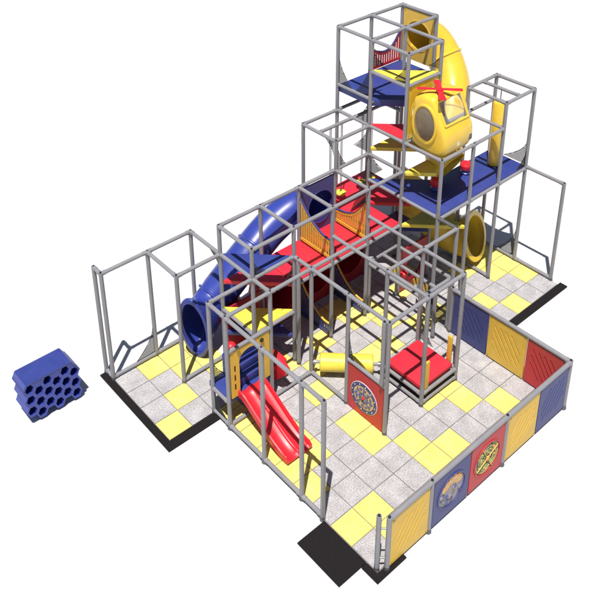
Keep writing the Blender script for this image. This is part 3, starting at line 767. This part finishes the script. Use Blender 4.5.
# rotor
bm = bmesh.new(); c = W(6.36, 2.53, 5.15)
for sg in (1, -1):
    for th in (sg*math.radians(-47.5),):
        d = Vector((math.cos(th), math.sin(th), 0)); e = Vector((-d.y, d.x, 0)); L = .44*S
        out = [(-L, .045), (-L, -.045), (-.14, -.03), (0, -.045), (.14, -.03), (L, -.045), (L, .045), (.14, .03), (0, .045), (-.14, .03)]
        wd = 1.35 if sg == 1 else 2.0
        prism(bm, [(x, y*wd) for x, y in out], d, e, c+Vector((0, 0, .012*sg)), .022, .004)
t.part('rotor_blades', bm, 'red_p')
bm = bmesh.new(); revolve(bm, W(6.36, 2.53, 5.03), Vector((0, 0, 1)), [(0, .05), (.08, .045), (.15, .06), (.18, .04)], 16); t.part('rotor_hub', bm, 'red_p', smooth=40)
bm = bmesh.new(); X, Y, O = plane_v(3.005, 0, 0)
prism(bm, [(6.42*S, 4.06*S), (6.50*S, 4.06*S), (6.50*S, 4.18*S), (6.42*S, 4.18*S)], X, Y, W(0, 3.01, 0), .012); t.part('headlight', bm, 'white')
bm = bmesh.new(); prism(bm, [(6.80*S, 4.06*S), (6.88*S, 4.06*S), (6.88*S, 4.18*S), (6.80*S, 4.18*S)], X, Y, W(0, 3.01, 0), .012); t.part('headlight', bm, 'foot')

# ------------------------------------------------------------------ things on decks
bm = bmesh.new(); revolve(bm, W(8.5, 2.5, 2.60), Vector((0, 0, 1)), [(0, .15), (.03, .175), (1.82, .175), (1.86, .15)], 28)
t = T('punching_bag', 'tall yellow cylindrical foam bag hanging over the right end of the blue deck', 'bag', (8.5, 2.5, 2.6)); t.part('bag', bm, 'yellow_p', smooth=40)
bm = bmesh.new(); cyl(bm, W(8.5, 2.5, 2.58+1.55), W(8.5, 2.5, Z3), .012, 8); t.part('strap', bm, 'dark')
def stool(u, v, label):
    t = T('stool', label, 'stool', (u, v, 2.58), 'red stools on the blue deck')
    bm = bmesh.new(); revolve(bm, W(u, v, 2.60), Vector((0, 0, 1)), [(0, .13), (.02, .15), (.06, .10), (.10, .09)], 20); t.part('base', bm, 'blue_p', smooth=40)
    bm = bmesh.new(); revolve(bm, W(u, v, 2.67), Vector((0, 0, 1)), [(0, .08), (.03, .15), (.10, .165), (.15, .165), (.20, .13), (.215, .05)], 9); t.part('seat', bm, 'red_p', smooth=25)
    return t
s1 = stool(6.75, 2.30, 'faceted red stool on the blue deck, the one nearer the yellow slide exit')
dup(s1.o, 1.0, 0, 0, 'faceted red stool on the blue deck, the one nearer the yellow punching bag', .4)
# disc swings
def swing(u, v, label):
    t = T('disc_swing', label, 'swing', (u, v, 2.1), 'yellow disc swings on cords')
    bm = bmesh.new(); revolve(bm, W(u, v, 2.08), Vector((0, 0, 1)), [(0, .10), (.02, .14), (.06, .14), (.075, .10)], 22); t.part('seat', bm, 'yellow', smooth=40)
    for s_ in (-.018, .018):
        bm = bmesh.new(); cyl(bm, W(u+s_, v, 2.13), W(u+s_, v, Z2), .009, 6); t.part('cord', bm, 'cord')
    return t
s1 = swing(5.67, .5, 'yellow disc swing hanging just right of the blue board with the round hole')
dup(s1.o, -.33, 0, 0, 'yellow disc swing hidden behind the blue board, only its cords showing')
dup(s1.o, .64, 0, 0, 'yellow disc swing hanging just left of the front left tower post')
dup(s1.o, .93, 0, 0, 'yellow disc swing hanging inside the tower behind its front left post')

# yellow roller
t = T('foam_roller', 'thick yellow foam roller turning on a pipe axle close to the floor', 'roller', (3.5, 3.0, .3))
a_, b_ = W(3, 2.5, .31), W(4, 3.5, .31); d = b_-a_
bm = bmesh.new(); cyl(bm, a_, b_, .036, 14); t.part('axle', bm, 'pipe', smooth=40)
dn = d.normalized(); L = d.length*.74
bm = bmesh.new(); revolve(bm, a_+d*.12, d, [(0, .19), (.02, .215), (L-.02, .215), (L, .19)], 32); t.part('roller', bm, 'yellow', smooth=40)
for q in (.04, .93):
    bm = bmesh.new(); cyl(bm, a_+d*q, a_+d*(q+.03), .065, 16); t.part('bearing', bm, 'coupler', smooth=40)

# ------------------------------------------------------------------ honeycomb block
t = T('honeycomb_block', 'blue foam block of stacked hexagonal tubes standing alone on the white ground at the left', 'play block', (-1.2, -.25, 0))
hx, hz = .176, .258; bm = bmesh.new(); bmf = bmesh.new()
cells = []
for cidx in range(6):
    for ridx in range(3):
        cells.append((-1.645+cidx*hx, .285+ridx*hz-(.129 if cidx % 2 else 0)-.0*cidx))
off_col = {0: 0, 1: -.129, 2: 0, 3: -.129, 4: 0, 5: -.129}
def hexp(cx_, cz_, k): # flat-top hexagon
    rx, rz = hx*2/3*k, hz/2*k
    return [(cx_+rx, cz_), (cx_+rx/2, cz_+rz), (cx_-rx/2, cz_+rz), (cx_-rx, cz_), (cx_-rx/2, cz_-rz), (cx_+rx/2, cz_-rz)]
vf, vb = -.02, -.50
for (a, b) in cells:
    o6, i6 = hexp(a, b, 1.0), hexp(a, b, .72)
    F = [bmf.verts.new(W(x, vf, z)) for x, z in o6]; I = [bmf.verts.new(W(x, vf, z)) for x, z in i6]
    K = [bmf.verts.new(W(x, vb+.03, z)) for x, z in i6]; Bk = [bmf.verts.new(W(x, vb, z)) for x, z in o6]
    for j in range(6):
        k = (j+1) % 6
        bmf.faces.new((F[j], F[k], I[k], I[j])); bmf.faces.new((I[j], I[k], K[k], K[j])); bmf.faces.new((F[k], F[j], Bk[j], Bk[k]))
    bmf.faces.new(K); bmf.faces.new(Bk[::-1])
bmesh.ops.remove_doubles(bmf, verts=bmf.verts[:], dist=.0006)
# drop faces shared by two cells
clean(bmf)
t.part('tube_body', bmf, 'blue_p')
bm = bmesh.new(); X, Y, O = plane_v((vf+vb)/2, 0, 0)
for c_ in (1, 3):
    x = -1.645+c_*hx; prism(bm, [((x-hx/3+.003)*S, .803*S), ((x+hx/3-.003)*S, .803*S), ((x+hx*2/3-.004)*S, .915*S), ((x-hx*2/3+.004)*S, .915*S)], X, Y, O, (vb-vf)*S*SV+.008)
x = -1.645+5*hx; prism(bm, [((x-hx/3+.003)*S, .803*S), ((x+hx/3-.003)*S, .803*S), ((x-hx*.5)*S, .915*S), ((x-hx*2/3+.004)*S, .915*S)], X, Y, O, (vb-vf)*S*SV+.008)
t.part('top_filler', bm, 'blue_p')
bm = bmesh.new()
X, Y, O = plane_v((vf+vb)/2, 0, 0)
topz = max(z for _, z in cells)+hz/2
outl = [(-1.645-hx*2/3, topz-.13-.129), (-1.645-hx*.36, topz), (-1.645+5*hx+hx*.33-.0, topz), (-1.645+5*hx+hx*2/3, topz-.13-.129)]
cap = [(-1.645-.122, .80), (-1.69, .94), (-.80, .94), (-.645, .675)]
capi = [(-1.645-.10, .78), (-1.67, .90), (-.82, .90), (-.675, .66)]
pp_ = [(x*S, z*S) for x, z in cap]+[(x*S, z*S) for x, z in capi[::-1]]
prism(bm, pp_, X, Y, O, (vf-vb)*S*SV+.012, .004)
t.part('top_cover', bm, 'blue')

# ------------------------------------------------------------------ safety nets
def net(at, dirv, w, h, label, up=True, down=False):
    """concave triangular net hugging a post: along horizontal dir by w, up the post by h"""
    u, v, z = at; du, dv = dirv; ex = W(du, dv, 0); ex.normalize(); ez = Vector((0, 0, -1 if down else 1))
    p0 = W(u, v, z); ww, hh = w*S, h*S
    inside = lambda x, y: x >= 0 and y >= 0 and x <= ww*max(0, 1-y/hh)**1.7 and y <= hh
    bm = bmesh.new(); st = .024; nx = int(ww/st)+2; ny = int(hh/st)+2
    P_ = lambda i, j: (i*st, j*st)
    for i in range(nx):
        for j in range(ny):
            if (i+j) % 2: continue
            for di, dj in ((1, 1), (1, -1), (-1, 1), (-1, -1)):
                if di < 0: continue
                a, b = P_(i, j), P_(i+di, j+dj)
                if inside(*a) and inside(max(0, b[0]), max(0, b[1])) and b[1] >= -1e-6:
                    cyl(bm, p0+ex*a[0]+ez*a[1], p0+ex*b[0]+ez*b[1], .0072, 3, cap=False)
    # edge rope
    prev = None
    for k in range(15):
        y = hh*k/14; q = p0+ex*(ww*max(0, 1-y/hh)**1.7)+ez*y
        if prev is not None: cyl(bm, prev, q, .008, 4, cap=False)
        prev = q
    solo('safety_net', bm, 'net', at, label, 'net', 'black safety nets laced to the pipes')
e = PR
net((1-e, 0, .1), (-1, 0), .42, .62, 'black net at the foot of the second post of the left landing frame')
net((2, 1, Z1-.04), (0, -1), .35, .35, 'small black net where the landing frame top rail meets the main frame', down=True)
net((2, 0+e, .1), (0, 1), .5, .6, 'black net at the foot of the back post beside the blue slide mouth')
net((9, 3-e, .1), (0, -1), .45, .75, 'black net at the foot of the post where the right hand floor begins')
net((9, 3-e, 2.6), (0, -1), .55, .55, 'black net at the right end corner of the wide blue deck')
net((9-e, 3, 2.6), (-1, 0), .0+.3, .35, 'small black net along the front edge at the right end of the blue deck')
net((6, e, 4.54), (0, 1), .40, .62, 'black net at the outer left corner of the high blue tower deck')
net((6, 1-e, 4.54), (0, -1), .38, .75, 'black net against the middle post of the high blue tower deck')
net((6, 2-e, 5.2), (0, -1), .30, .45, 'black net at the front corner of the topmost yellow triangle')
net((6+e, 1, 5.2), (1, 0), .3, .45, 'black net at the left corner of the topmost yellow triangle')
net((7, 2-e, 5.2), (0, -1), .25, .3, 'small black net at the right corner of the topmost yellow triangle')
net((6, 1-e, Z2+.05), (0, -1), .35, .55, 'black net beside the red triangular tower deck')
net((6, 1-e, 3.22), (0, -1), .4, .62, 'black net beside the shaded yellow triangular tower deck')
net((6+e, 1, 2.6), (1, 0), .42, .75, 'black net at the left corner of the wide blue deck')
net((6-e, 1, 1.97), (-1, 0), .45, 1.15, 'black net between the red swing deck and the tower post')
net((5+e, 1, 3.24), (1, 0), .25, .60, 'black net on the front post of the swing bay above the walkway rails')
net((5, 1-e, Z2-.04), (0, -1), .25, .3, 'small black net under the top rail of the swing bay', down=True)
net((4, 2-e, 1.95), (0, -1), .2, .35, 'black net at the front foot of the first yellow picket gate')
net((3, 3.5+e, .45), (0, 1), .5, 1.25, 'black net sagging from the post above the red wheel panel')
net((3-e, 2, 1.95), (-1, 0), .35, .45, 'black net at the front corner of the red triangle')
net((2+e, 2, 2.6), (1, 0), .25, .3, 'small black net at the corner of the blue triangle')
net((5, 3.5+e, .40), (0, 1), .35, .7, 'black net behind the back corner of the low red platform')
net((6, 3.5-e, .1), (0, -1), .6, .7, 'black net at the foot of the post beside the blue wall panel')
net((6-e, 2.6, .4), (0, 1), .7, .7, 'black net hanging inside the low climbing frame')
net((1+e, 2.0, .72), (1, 0), .3, .45, 'small black net behind the yellow doorway board')
net((1, 2+e, .1), (0, 1), .35, .45, 'small black net at the foot of the first front post')

# ------------------------------------------------------------------ light and camera
sun_dir = Vector((-.69, -.545, 2.55)).normalized()
el = math.asin(sun_dir.z); az = math.atan2(sun_dir.x, sun_dir.y)
world = bpy.data.worlds.new('World'); scn.world = world; world.use_nodes = True
nt = world.node_tree; bg = nt.nodes['Background']; sky = nt.nodes.new('ShaderNodeTexSky'); sky.sky_type = 'NISHITA'; sky.sun_disc = False
sky.sun_elevation = el; sky.sun_rotation = az; nt.links.new(sky.outputs['Color'], bg.inputs['Color']); bg.inputs['Strength'].default_value = .05
sd = bpy.data.lights.new('sun', 'SUN'); sd.energy = 5.0; sd.angle = math.radians(.5); sd.color = (1, .955, .90)
so = bpy.data.objects.new('sun', sd); COL.objects.link(so); so.rotation_euler = sun_dir.to_track_quat('Z', 'Y').to_euler()

C = Vector((-5.609998034377668, -11.890238850592466, 12.46299015374931))
yw, pi_, rl, lf = 0.8601316906657618, -0.4276778253843955, -0.01006682892620867, 0.3574235401496155
fw = Vector((math.cos(pi_)*math.cos(yw), math.cos(pi_)*math.sin(yw), math.sin(pi_))); rt = fw.cross(Vector((0, 0, 1))).normalized(); up = rt.cross(fw)
r2 = rt*math.cos(rl)+up*math.sin(rl); u2 = -rt*math.sin(rl)+up*math.cos(rl)
cd = bpy.data.cameras.new('camera'); co = bpy.data.objects.new('camera', cd); COL.objects.link(co)
m4 = Matrix.Identity(4)
for i in range(3): m4[i][0] = r2[i]; m4[i][1] = u2[i]; m4[i][2] = -fw[i]; m4[i][3] = C[i]*S
co.matrix_world = m4
cd.sensor_width = 36; cd.lens = math.exp(lf)*36; cd.shift_x = .083208766*100/595; cd.shift_y = -2.3009783684*100/595
cd.clip_start = .1; cd.clip_end = 5000
scn.camera = co
scn.cycles.diffuse_bounces = 2
scn.view_settings.view_transform = 'Standard'; scn.view_settings.look = 'None'; scn.view_settings.exposure = .12; scn.view_settings.gamma = 1
